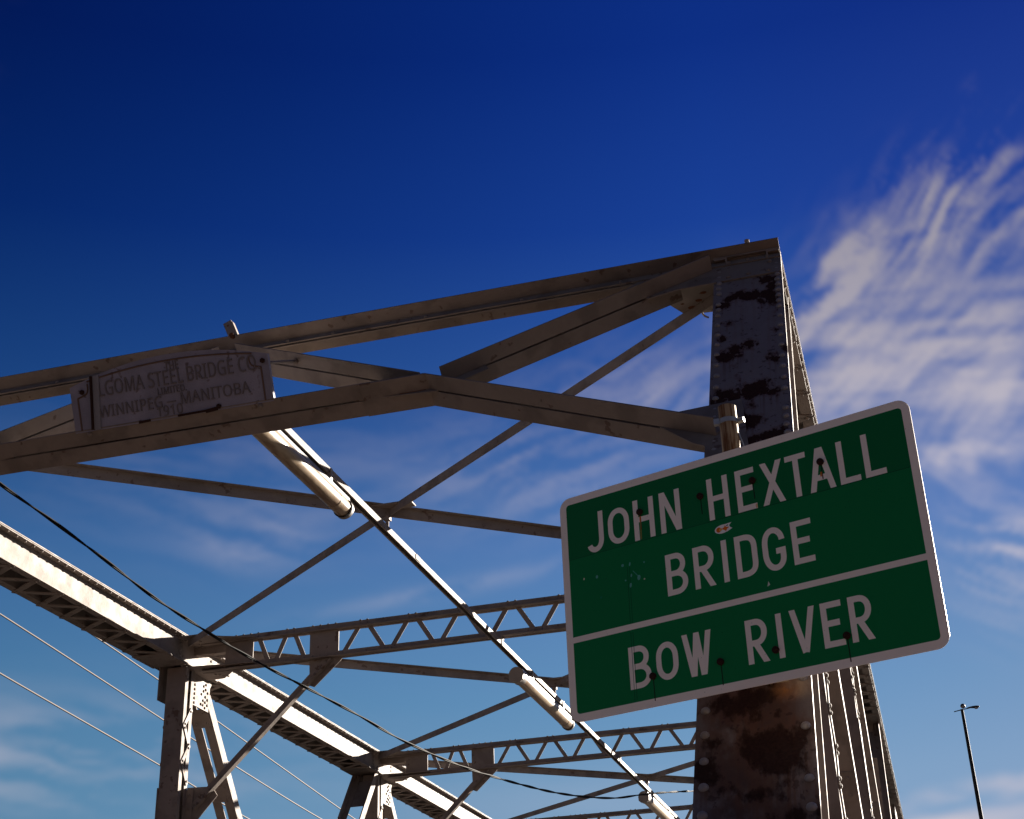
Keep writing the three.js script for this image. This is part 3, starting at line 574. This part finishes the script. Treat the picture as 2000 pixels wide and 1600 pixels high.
// ------------------------------------------------------------------ builder's plaque
const font = await new FontLoader().loadAsync('fonts/droid/droid_sans_regular.typeface.json');
{
  const base = P(-3.653, 3.571, -6.333), t = 25 * D2R, U = V(0, Math.cos(t), Math.sin(t)), F = V(0, -Math.sin(t), Math.cos(t));
  const at = (x, v, f = 0) => base.clone().addScaledVector(X, x + 3.653).addScaledVector(U, v).addScaledVector(F, f);
  const plaque = thing('builder_plaque', 'dull grey cast plaque with raised lettering on the portal strut', 'plaque', base);
  const outline = []; const XL = -4.262, XR = -3.044;
  outline.push([XL, 0], [XR, 0], [XR, .262]);
  for (let i = 1; i < 24; i++) { const x = mix(XR, XL, i / 24); const c = (x - (XL + XR) / 2) / ((XR - XL) / 2); outline.push([x, .262 + .094 * (1 - c * c)]); }
  outline.push([XL, .262]);
  part(plaque, 'cast_plate', extrude(outline.map(([x, v]) => [x + 3.653, v]), at(-3.653, 0, -.012), at(-3.653, 0, .012), X, U), M.plaque = std({ map: rep(dataTex(512, 512, (u, v, p) => { const b = tBig(u, v, 7), f = tFine(u, v, 50), r = sst(.68, .80, tFine(u, v, 26) * .6 + b * .45); p[0] = mix(.20 * (.8 + .4 * b), .07, r * .7); p[1] = mix(.195 * (.8 + .4 * b), .04, r * .7); p[2] = mix(.245 * (.8 + .4 * b), .03, r * .7); }, true), 1.4), bumpMap: rep(paintBump, 3), bumpScale: .0022, roughness: .6 }));
  const rim = []; for (const x of [-4.218, -3.092]) rim.push(bar(at(x, .01, .013), at(x, .195, .013), .008, .008, F));
  const arc = []; for (let i = 0; i <= 24; i++) { const x = mix(-4.15, -3.135, i / 24), c = (x + 3.653) / .58; arc.push(at(x, .266 + .056 * (1 - c * c), .013)); }
  rim.push(tube(arc, .0045, 6, 48));
  for (const m of [0, 1]) { const f = m ? ML : (x) => x; rim.push(tube([at(f(-4.218), .195, .013), at(f(-4.18), .205, .013), at(f(-4.16), .215, .013), at(f(-4.15), .24, .013), at(f(-4.15), .268, .013)], .0045, 6, 16)); }
  M.plaqueEdge = std({ color: new THREE.Color(.115, .075, .058), roughness: .8 });
  part(plaque, 'raised_rim', rim, M.plaqueEdge);
  const words = (text, x0, x1, v0, capH, f) => {
    const g = new TextGeometry(text, { font: f, size: 1, depth: .0055 / capH, curveSegments: 4, bevelEnabled: false }); g.computeBoundingBox();
    const b = g.boundingBox, cap = .72;
    g.translate(-b.min.x, 0, 0); g.scale((x1 - x0) / (b.max.x - b.min.x), capH / cap, capH);
    g.applyMatrix4(new THREE.Matrix4().makeBasis(X, U, F)); const o = at(x0, v0, .0118); g.translate(o.x, o.y, o.z); return g;
  };
  M.letters = std({ color: new THREE.Color(.132, .118, .124), roughness: .7, bumpMap: rep(paintBump, 4), bumpScale: .001 });
  const lines = [['THE', -3.662, -3.578, .264, .036, font], ['ALGOMA STEEL', -4.140, -3.560, .186, .060, font], ['BRIDGE CO.', -3.535, -3.098, .186, .060, font], ['LIMITED.', -3.724, -3.548, .137, .028, font], ['WINNIPEG', -4.098, -3.706, .066, .047, font], ['MANITOBA', -3.590, -3.172, .066, .047, font], ['1910', -3.744, -3.588, .018, .040, font]];
  for (const [s, x0, x1, v, c, f] of lines) part(plaque, 'lettering', words(s, x0, x1, v, c, f), M.letters);
  part(plaque, 'lettering', bar(at(-3.677, .090, .014), at(-3.622, .090, .014), .007, .005, F), M.letters);
  for (const [x, v] of [[-4.186, .226], [-3.077, .228], [-3.369, .020]]) part(plaque, 'bolt', [rod(at(x, v, .01), at(x, v, .024), .0145, 6), head(at(x, v, .023), F, .010)], M.bolt);
  part(plaque, 'strap', bar(at(-4.088, .306, .020), at(-4.118, .004, .020), .040, .010, F), std({ color: new THREE.Color(.20, .20, .22), roughness: .55 }));
  part(plaque, 'strap_edge', bar(at(-4.109, .306, .030), at(-4.139, .004, .030), .008, .028, F), M.bolt);
  const rodA = at(-3.052, .215, -.02), rodB = pp(-3.11, .502, .055);
  part(plaque, 'stay_rod', [rod(rodA, rodB, .008), rod(rodB.clone().addScaledVector(F, -.02), rodB.clone().addScaledVector(F, .02), .017, 6)], M.paint);
  part(plaque, 'rust_scale', [bar(at(-3.86, .004, .016), at(-3.79, .006, .016), .014, .006, F), bar(at(-3.62, .006, .016), at(-3.45, .008, .016), .012, .006, F), bar(at(-3.45, .004, .016), at(-3.38, .01, .016), .02, .008, F)], M.bolt, STUFF);
}

// ------------------------------------------------------------------ light rail and tube lamps hung under the struts
{
  const rail = thing('light_rail', 'long steel channel slung below the cross struts carrying the tube lamps', 'light rail', P(-3.53, 4.02, -6.95));
  const y1 = 4.038, y0 = 3.988, xr = -3.508, xl = -3.562;
  part(rail, 'channel', extrude([[xl, y1], [xr, y1], [xr, y0], [xr - .012, y0], [xr - .012, y0 + .006], [xr - .006, y0 + .006], [xr - .006, y1 - .006], [xl + .006, y1 - .006], [xl + .006, y0 + .006], [xl + .012, y0 + .006], [xl + .012, y0], [xl, y0]], P(0, 0, -6.95), P(0, 0, -30), X, Y));
  for (const z of [T[2] - .03, T[3] - .03, T[4] - .03]) part(rail, 'hanger', [box(xl - .01, xr + .01, 4.040 + EYE, 4.066 + EYE, z - .08, z + .02), box(xr + .001, xr + .008, 3.99 + EYE, 4.06 + EYE, z - .05, z - .01)]);
  for (const z of [-10.0, -11.3, -15.9, -16.7, -18.6]) part(rail, 'coupling', box(xr + .001, xr + .006, 3.995 + EYE, 4.034 + EYE, z - .05, z + .05));
  const mk = (z0, label) => {
    const z1 = z0 - (z0 > -8 ? 1.85 : 2.1), c = P(-3.535, 3.862, z0), lamp = thing('tube_lamp', label, 'tube lamp', c, 'tube lamps along the light rail');
    const cyl = (za, zb, r, yo = 0, arc0 = 0, arc1 = Math.PI * 2) => { const g = new THREE.CylinderGeometry(r, r, za - zb, 28, 1, false, arc0, arc1); g.rotateX(Math.PI / 2); g.translate(c.x, c.y + yo, (za + zb) / 2); return g; };
    part(lamp, 'diffuser', [cyl(z0 - .12, z1 + .03, .062), cyl(z0 - .12, z0 - .19, .0645), cyl(z1 + .22, z1 + .16, .0640)], M.diffuser);
    part(lamp, 'housing', extrude([[-.046, .044], [.046, .044], [.040, .078], [-.040, .078]], V(c.x, c.y, z0 - .10), V(c.x, c.y, z1 + .02), X, Y), M.housing);
    part(lamp, 'end_cap', [cyl(z0, z0 - .14, .074), extrude([[-.074, 0], [.074, 0], [.070, -.052], [.040, -.078], [-.040, -.078], [-.070, -.052]], V(c.x, c.y, z0 + .012), V(c.x, c.y, z0 - .02), X, Y)], M.housing);
    part(lamp, 'end_cap', [cyl(z1 + .03, z1, .068), cyl(z1 + .045, z1 + .03, .064)], M.housing);
    part(lamp, 'rim', new THREE.TorusGeometry(.066, .0045, 8, 30).translate(c.x, c.y, z1 + .048), M.cable);
    for (const z of [z0 - .5, z1 + .35]) part(lamp, 'bracket', [box(c.x - .02, c.x + .04, c.y + .07, c.y + .128, z - .02, z + .02), box(c.x + .034, c.x + .042, c.y + .06, c.y + .165, z - .014, z + .014)], M.housing);
    return lamp;
  };
  mk(-6.70, 'dirty tube lamp nearest the portal, hanging just behind the plaque');
  mk(-12.92, 'clean tube lamp whose far end nearly touches the lower left corner of the green sign');
  mk(-19.2, 'tube lamp farthest away on the rail, its far end below the picture edge');
}

// ------------------------------------------------------------------ cables and wires
{
  const pts = [[-5.4, 4.05, -4.6], [-5.05, 3.66, -5.9], [-4.89, 3.45, -6.55], [-4.79, 3.36, -6.95], [-4.68, 3.25, -7.38], [-4.57, 3.13, -7.85], [-4.45, 3.04, -8.34], [-4.32, 2.96, -8.87], [-4.18, 2.90, -9.45], [-4.02, 2.83, -10.08], [-3.89, 2.76, -10.62], [-3.67, 2.71, -11.52], [-3.46, 2.72, -12.37], [-3.22, 2.77, -13.32], [-2.96, 2.91, -14.41], [-2.77, 3.07, -15.15], [-2.47, 3.31, -16.40], [-1.9, 3.68, -18.7], [-1.2, 4.0, -21.2], [-.62, 4.2, -22.7]].map((q) => P(...q));
  const curve = new THREE.CatmullRomCurve3(pts), strands = [[], []], n = 260;
  for (let i = 0; i <= n; i++) { const p = curve.getPointAt(i / n), a = i / n * 150 + Math.sin(i * .11) * 1.2; strands.forEach((s, k) => { const b = a + k * Math.PI; s.push(p.clone().add(V(Math.cos(b) * .0056, Math.sin(b) * .0056, 0))); }); }
  const cable = thing('hanging_cable', 'black twisted cable sagging across the bridge from the left edge', 'cable', pts[0]);
  for (const s of strands) part(cable, 'strand', new THREE.TubeGeometry(new THREE.CatmullRomCurve3(s), 520, .0062, 6, false), M.cable);
}
{
  const wires = [
    ['pale wire highest behind the left truss, showing from under its chord', [[-11, 6.62, -14.2], [-11, 6.45, -17.28], [-11, 6.28, -19.53], [-11, 6.13, -21.28], [-11, 5.6, -27.37], [-11, 5.25, -32]]],
    ['pale wire between the two others behind the left truss', [[-11, 6.28, -12], [-11, 6.08, -15.11], [-11, 5.72, -19.67], [-11, 5.54, -22.02], [-11, 5.30, -25.8], [-11, 5.1, -32]]],
    ['pale wire lowest behind the left truss, crossing the bottom left sky', [[-11, 5.60, -12], [-11, 5.34, -15.27], [-11, 5.02, -19.7], [-11, 4.88, -21.26], [-11, 4.78, -22.51], [-11, 4.4, -30]]]];
  for (const [label, q] of wires) {
    const pts = q.map((a) => P(...a)), w = thing('overhead_wire', label, 'wire', pts[0], 'wires behind the left truss');
    part(w, 'strand', tube(pts, .0115, 7, 60), M.wire);
  }
}

// ------------------------------------------------------------------ the road sign on its pipe
{
  const yaw = -18.95 * D2R, SX = V(Math.cos(yaw), 0, -Math.sin(yaw)), SF = V(Math.sin(yaw), 0, Math.cos(yaw));
  const W = 1.2507, Hh = .7727, TL = P(-1.0278, 1.905, -4.40);
  const at = (u, v, f = 0) => TL.clone().addScaledVector(SX, u).addScaledVector(Y, -v).addScaledVector(SF, f);
  const base = at(W / 2, Hh);
  const sign = thing('road_sign', 'green road sign with white border and lettering before the rusty end post', 'road sign', base);
  // print
  const cw = 2048, ch = Math.round(2048 * Hh / W), k = cw / W, cv = document.createElement('canvas'); cv.width = cw; cv.height = ch;
  const c = cv.getContext('2d'); c.scale(k, k);
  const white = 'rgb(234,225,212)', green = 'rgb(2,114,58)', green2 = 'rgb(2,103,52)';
  c.fillStyle = white; c.fillRect(0, 0, W, Hh);
  const rr = (x, y, w, h, r) => { c.beginPath(); c.roundRect(x, y, w, h, r); c.fill(); };
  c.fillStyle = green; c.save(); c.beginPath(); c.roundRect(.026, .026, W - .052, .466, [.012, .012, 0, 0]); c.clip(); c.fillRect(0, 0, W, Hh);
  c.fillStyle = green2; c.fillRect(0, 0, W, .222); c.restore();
  c.fillStyle = green; c.beginPath(); c.roundRect(.026, .512, W - .052, .234, [0, 0, .012, .012]); c.fill();
  const SW = .0188; c.strokeStyle = white; c.lineWidth = SW; c.lineCap = 'butt'; c.lineJoin = 'miter'; c.miterLimit = 8;
  const glyph = (ch1, x0, x1, y0, y1) => {
    const h = SW / 2, l = x0 + h, r = x1 - h, t = y0 + h, b = y1 - h, m = (x0 + x1) / 2, my = (y0 + y1) / 2, w = r - l;
    c.save(); c.beginPath(); c.rect(x0 - .03, y0 - (/[OGCJ]/.test(ch1) ? .004 : 0), x1 - x0 + .06, y1 - y0 + (/[OGCJ]/.test(ch1) ? .008 : 0)); c.clip(); c.beginPath();
    const L = (...p) => { c.moveTo(p[0], p[1]); for (let i = 2; i < p.length; i += 2) c.lineTo(p[i], p[i + 1]); };
    if (ch1 === 'J') { c.moveTo(r, y0); c.lineTo(r, b - .036); c.bezierCurveTo(r, b + .006, l + .012, b + .010, l + .004, b - .018); }
    if (ch1 === 'O') { const ry = .052; c.moveTo(l, my); c.lineTo(l, t - .002 + ry); c.bezierCurveTo(l, t - .006, r, t - .006, r, t - .002 + ry); c.lineTo(r, b + .002 - ry); c.bezierCurveTo(r, b + .006, l, b + .006, l, b + .002 - ry); c.closePath(); }
    if (ch1 === 'H') L(l, y0, l, y1), L(r, y0, r, y1), L(l, my, r, my);
    if (ch1 === 'N') L(l, y0, l, y1), L(r, y0, r, y1), L(l + .001, y0, r - .001, y1);
    if (ch1 === 'E') L(x1, t, l, t, l, b, x1 + .001, b), L(l, my - .003, x1 - .009, my - .003);
    if (ch1 === 'X') L(l + .001, y0 - .004, r + .001, y1 + .004), L(r, y0 - .004, l, y1 + .004);
    if (ch1 === 'T') L(x0, t, x1, t), L(m, y0, m, y1);
    if (ch1 === 'A') L(x0 + .006, y1 + .01, m - .001, y0 - .006), L(x1 - .006, y1 + .01, m + .001, y0 - .006), L(x0 + .018, y1 - .043, x1 - .018, y1 - .043);
    if (ch1 === 'L') L(l, y0, l, b, x1, b);
    if (ch1 === 'I') L(m, y0, m, y1);
    if (ch1 === 'V') L(l - .001, y0 - .004, m - .001, y1 - .002), L(r + .001, y0 - .004, m + .001, y1 - .002);
    if (ch1 === 'W') L(l, y0 - .004, l + w * .30, y1 + .004), L(l + w * .30, y1 + .004, m, y0 + .0), L(m, y0, r - w * .30, y1 + .004), L(r - w * .30, y1 + .004, r, y0 - .004);
    if (ch1 === 'B') { const f = my - .002; c.moveTo(l, f); c.lineTo(l, t); c.lineTo(l + w * .45, t); c.bezierCurveTo(r + .010, t, r + .006, f, l + w * .45, f); c.closePath(); c.moveTo(l, f); c.lineTo(l + w * .45, f); c.bezierCurveTo(r + .014, f, r + .016, b, l + w * .45, b); c.lineTo(l, b); c.closePath(); }
    if (ch1 === 'R') { const f = my + .006; L(l, y1, l, t); c.lineTo(l + w * .42, t); c.bezierCurveTo(r + .010, t, r + .008, f, l + w * .42, f); c.lineTo(l, f); L(l + w * .38, f, r + .001, y1 + .004); }
    if (ch1 === 'D') { c.moveTo(l, t); c.lineTo(l + w * .35, t); c.bezierCurveTo(r + .006, t, r, t + .03, r, my); c.bezierCurveTo(r, b - .03, r + .006, b, l + w * .35, b); c.lineTo(l, b); c.closePath(); }
    if (ch1 === 'G') { c.moveTo(r - .0005, t + .036); c.bezierCurveTo(r - .004, t - .010, l, t - .016, l, my - .012); c.lineTo(l, my + .012); c.bezierCurveTo(l, b + .018, r, b + .014, r, b - .032); c.lineTo(r, my + .010); c.lineTo(m + .006, my + .010); }
    c.stroke(); c.restore();
  };
  for (const [g, a, b] of [['J', .098, .1675], ['O', .1853, .2672], ['H', .2845, .3618], ['N', .3838, .4597], ['H', .5597, .6338], ['E', .661, .7272], ['X', .7465, .8246], ['T', .8344, .9036], ['A', .908, .9895], ['L', 1.0055, 1.0712], ['L', 1.086, 1.1521]]) glyph(g, a, b, .0775, .2195);
  for (const [g, a, b] of [['B', .3878, .4599], ['R', .487, .5604], ['I', .5888, .6061], ['D', .634, .7086], ['G', .7258, .8027], ['E', .8249, .8924]]) glyph(g, a, b, .294, .4328);
  for (const [g, a, b] of [['B', .228, .3029], ['O', .3259, .4044], ['W', .4203, .5241], ['R', .639, .7099], ['I', .7405, .7592], ['V', .7853, .8666], ['E', .8845, .9496], ['R', .971, 1.0404]]) glyph(g, a, b, .568, .705);
  // seams of the sheeting, run-off from the bolts, splashes, sticker
  c.lineCap = 'round'; c.strokeStyle = 'rgba(2,40,22,.7)'; c.lineWidth = .0016;
  for (const x of [.248, .256]) { c.beginPath(); c.moveTo(x, .30); c.lineTo(x - .004, .49); c.moveTo(x - .005, .52); c.lineTo(x - .008, .74); c.stroke(); }
  c.beginPath(); c.moveTo(.03, .224); c.lineTo(W - .03, .221); c.stroke();
  const bolts = [[.3107, .1236], [.5349, .1283], [.7209, .1251], [.9513, .1273], [.3114, .6763], [.5474, .6771], [.7314, .6773], [.9562, .6803]];
  bolts.forEach(([x, y], i) => {
    c.strokeStyle = 'rgba(30,14,8,.75)'; c.lineWidth = .0036; const len = [.05, .05, .05, .045, .066, .06, .0, .066][i];
    if (len) { c.beginPath(); c.moveTo(x, y + .01); c.lineTo(x + .0006, y + .01 + len); c.stroke(); }
    c.strokeStyle = 'rgba(196,104,34,.85)'; c.lineWidth = .0062; c.beginPath();
    if (i === 0) { c.moveTo(x - .0005, y + .016); c.lineTo(x - .001, y + .031); c.stroke(); c.strokeStyle = 'rgba(205,130,60,.55)'; c.beginPath(); c.moveTo(x - .001, y + .036); c.lineTo(x - .003, y + .092); c.stroke(); }
    if (i === 3) { c.moveTo(x - .003, y + .034); c.lineTo(x - .004, y + .044); c.stroke(); }
    if (i === 2) { c.strokeStyle = 'rgba(205,140,80,.6)'; c.moveTo(x + .004, y + .082); c.lineTo(x + .004, y + .09); c.stroke(); }
  });
  const spl = [[.2306, .2903, 5, 5], [.2577, .2919, 3, 7], [.0808, .3018, 3, 4, 1], [.1309, .3058, 4.5, 6], [.2606, .3314, 3, 6], [.2879, .3448, 6, 9], [.238, .3436, 3, 3], [.2556, .3638, 4, 8], [.3077, .3544, 3, 3, 1], [.3111, .2977, 3, 3], [.1415, .3797, 4, 4, 2]];
  for (const [x, y, a, b, w] of spl) { c.fillStyle = w === 1 ? 'rgba(214,206,180,.9)' : w === 2 ? 'rgba(40,120,120,.4)' : 'rgba(120,176,178,.72)'; c.beginPath(); c.ellipse(x, y, a / 1000, b / 1000, .2, 0, 7); c.fill(); }
  c.strokeStyle = 'rgba(110,170,175,.6)'; c.lineWidth = .003; c.beginPath(); c.moveTo(.268, .318); c.lineTo(.286, .340); c.stroke();
  c.fillStyle = 'rgba(222,216,206,.9)'; c.beginPath(); c.moveTo(.728, .478); c.lineTo(.733, .461); c.lineTo(.738, .474); c.closePath(); c.fill();
  for (let i = 0; i < 260; i++) { const x = rnd() * W, y = rnd() * Hh; c.fillStyle = rnd() < .5 ? 'rgba(60,40,30,' + (.15 + .3 * rnd()) + ')' : 'rgba(0,30,16,' + (.15 + .35 * rnd()) + ')'; c.beginPath(); c.ellipse(x, y, .0006 + .0013 * rnd() * rnd(), .0006 + .0012 * rnd(), 0, 0, 7); c.fill(); }
  // sticker: white oval letter form with orange inside
  c.save(); c.translate(.6035, .2568); c.rotate(-.03); c.fillStyle = 'rgb(232,230,226)'; c.beginPath(); c.ellipse(-.004, 0, .027, .0145, 0, 0, 7); c.fill(); c.beginPath(); c.moveTo(.004, -.0135); c.lineTo(.031, -.0145); c.lineTo(.018, -.004); c.lineTo(.031, .006); c.lineTo(.010, .0135); c.closePath(); c.fill();
  c.fillStyle = 'rgb(214,104,18)'; c.beginPath(); c.ellipse(-.017, 0, .0085, .0085, 0, 0, 7); c.fill(); c.fillStyle = 'rgb(226,170,90)'; c.beginPath(); c.ellipse(-.010, .0005, .006, .0045, 0, 0, 7); c.fill();
  c.fillStyle = 'rgb(214,104,18)'; c.beginPath(); c.moveTo(-.006, 0); c.lineTo(.003, -.0045); c.lineTo(.006, -.0105); c.lineTo(.010, -.003); c.lineTo(.021, -.001); c.lineTo(.012, .004); c.lineTo(.008, .0105); c.lineTo(.002, .0045); c.closePath(); c.fill();
  c.fillStyle = 'rgba(20,60,60,.8)'; c.beginPath(); c.ellipse(.014, -.0075, .004, .0018, -.3, 0, 7); c.fill(); c.restore();
  const print = new THREE.CanvasTexture(cv); print.colorSpace = THREE.SRGBColorSpace; print.wrapS = print.wrapT = THREE.ClampToEdgeWrapping; print.anisotropy = 8;
  const sh = []; const R = .040; const arcC = (cx, cy, a0) => { for (let i = 0; i <= 6; i++) { const a = a0 + i / 6 * Math.PI / 2; sh.push([cx + R * Math.cos(a), cy + R * Math.sin(a)]); } };
  arcC(W - R, -R, 0); arcC(R, -R, Math.PI / 2); arcC(R, -Hh + R, Math.PI); arcC(W - R, -Hh + R, Math.PI * 1.5);
  const g = extrude(sh, at(0, 0, -.0025), at(0, 0, 0), SX, Y), p = g.attributes.position, uv = g.attributes.uv, q = V(0, 0, 0);
  for (let i = 0; i < p.count; i++) { q.fromBufferAttribute(p, i).sub(TL); uv.setXY(i, q.dot(SX) / W, 1 + q.y / Hh); }
  part(sign, 'sign_panel', g, std({ map: print, roughness: .42, bumpMap: rep(paintBump, 3), bumpScale: .0005 }));
  part(sign, 'back_sheet', extrude(sh.map(([a, b]) => [mix(W / 2, a, .997), mix(-Hh / 2, b, .997)]), at(0, 0, -.0055), at(0, 0, -.0028), SX, Y), std({ color: new THREE.Color(.045, .041, .038), roughness: .8, bumpMap: rep(paintBump, 3), bumpScale: .0008 }));
  for (const [x, y] of bolts) part(sign, 'bolt', [rod(at(x, y, 0), at(x, y, .007), .0112, 12), head(at(x, y, .006), SF, .0075)], M.bolt);
  for (const v of [.127, .677]) part(sign, 'rail', extrude(rect(-.02, .02, -.034, -.0045), at(.16, v), at(W - .12, v), Y, SF), M.galv);
  // the pipe it is clamped to
  const pu = .631, pc = at(pu, 0, -.066), pipe = thing('sign_pipe', 'short rusty pipe rising behind the top edge of the green sign', 'pipe', V(pc.x, at(0, .74).y, pc.z));
  const top = V(pc.x, P(0, 2.093, 0).y, pc.z);
  part(pipe, 'tube', [rod(V(pc.x, at(0, .74).y, pc.z), V(pc.x, top.y, pc.z), .0300, 22)], M.pipe);
  const ring = (y, r) => { const t = new THREE.CylinderGeometry(r, r, .016, 24, 1, false); t.translate(pc.x, y, pc.z); return t; };
  const yc = top.y - .056;
  part(pipe, 'clamp', [ring(yc, .0330), rod(V(pc.x, yc, pc.z).addScaledVector(SX, .030).addScaledVector(SF, -.01), V(pc.x, yc, pc.z).addScaledVector(SX, .052).addScaledVector(SF, -.01), .010, 8), box(pc.x - .046, pc.x - .026, yc - .010, yc + .010, pc.z + .004, pc.z + .022)], M.galv);
  for (const v of [.127, .677]) part(pipe, 'clamp', [ring(at(0, v).y, .0335)], M.galv);
  part(pipe, 'stay', bar(V(pc.x + .031, yc - .045, pc.z), V(pc.x + .068, yc - .20, pc.z - .01), .020, .004, X), M.galv);
  for (const v of [.22, .62]) { const yy = at(0, v).y, zz = O.z + (O.y - yy) * Math.cos(TH) / Math.sin(TH); part(pipe, 'standoff', [rod(V(pc.x, yy, pc.z), V(pc.x, yy, zz + .0), .020, 12), box(pc.x - .06, pc.x + .06, yy - .05, yy + .05, zz - .0, zz + .008)], M.pipe); }
}

// ------------------------------------------------------------------ street lamp beyond the bridge
{
  const x = 1.376, z = -36, lamp = thing('street_lamp', 'tall dark street lamp with slim arms standing in the far right sky', 'street lamp', V(x, -.5, z));
  part(lamp, 'pole', rod(V(x, -.5, z), P(1.372, 8.63, z), .095, 14, .036), M.lampPole);
  const h = P(1.372, 8.62, z);
  part(lamp, 'arm', rod(h, h.clone().add(V(.18, .015, .03)), .012, 8), M.lampPole);
  part(lamp, 'arm', rod(h, h.clone().add(V(-.19, -.02, -.05)), .012, 8), M.lampPole);
  const g = new THREE.SphereGeometry(1, 18, 10); g.scale(.15, .034, .06); const pa = g.attributes.position; for (let i = 0; i < pa.count; i++) { const k = (pa.getX(i) + .15) / .3; pa.setY(i, pa.getY(i) * (.45 + .75 * k)); pa.setZ(i, pa.getZ(i) * (.4 + .8 * k)); } g.computeVertexNormals(); g.translate(h.x + .27, h.y + .028, h.z + .03);
  const hd = part(lamp, 'lamp_head', g, M.lampPole);
  const l = new THREE.SphereGeometry(.046, 14, 8); l.scale(1.2, .8, 1); l.translate(h.x + .335, h.y + .012, h.z + .03); part(hd, 'lens', l, M.lampHead);
  const b = new THREE.SphereGeometry(.058, 16, 12); b.translate(h.x + .03, h.y + .045, h.z + .16); const h2 = part(lamp, 'lamp_head', b, M.lampHead);
  part(h2, 'hood', new THREE.SphereGeometry(.060, 16, 8, 0, Math.PI * 2, 0, Math.PI * .42).rotateZ(.6).translate(h.x + .029, h.y + .046, h.z + .16), M.lampPole);
}
renderer.render(scene, camera);
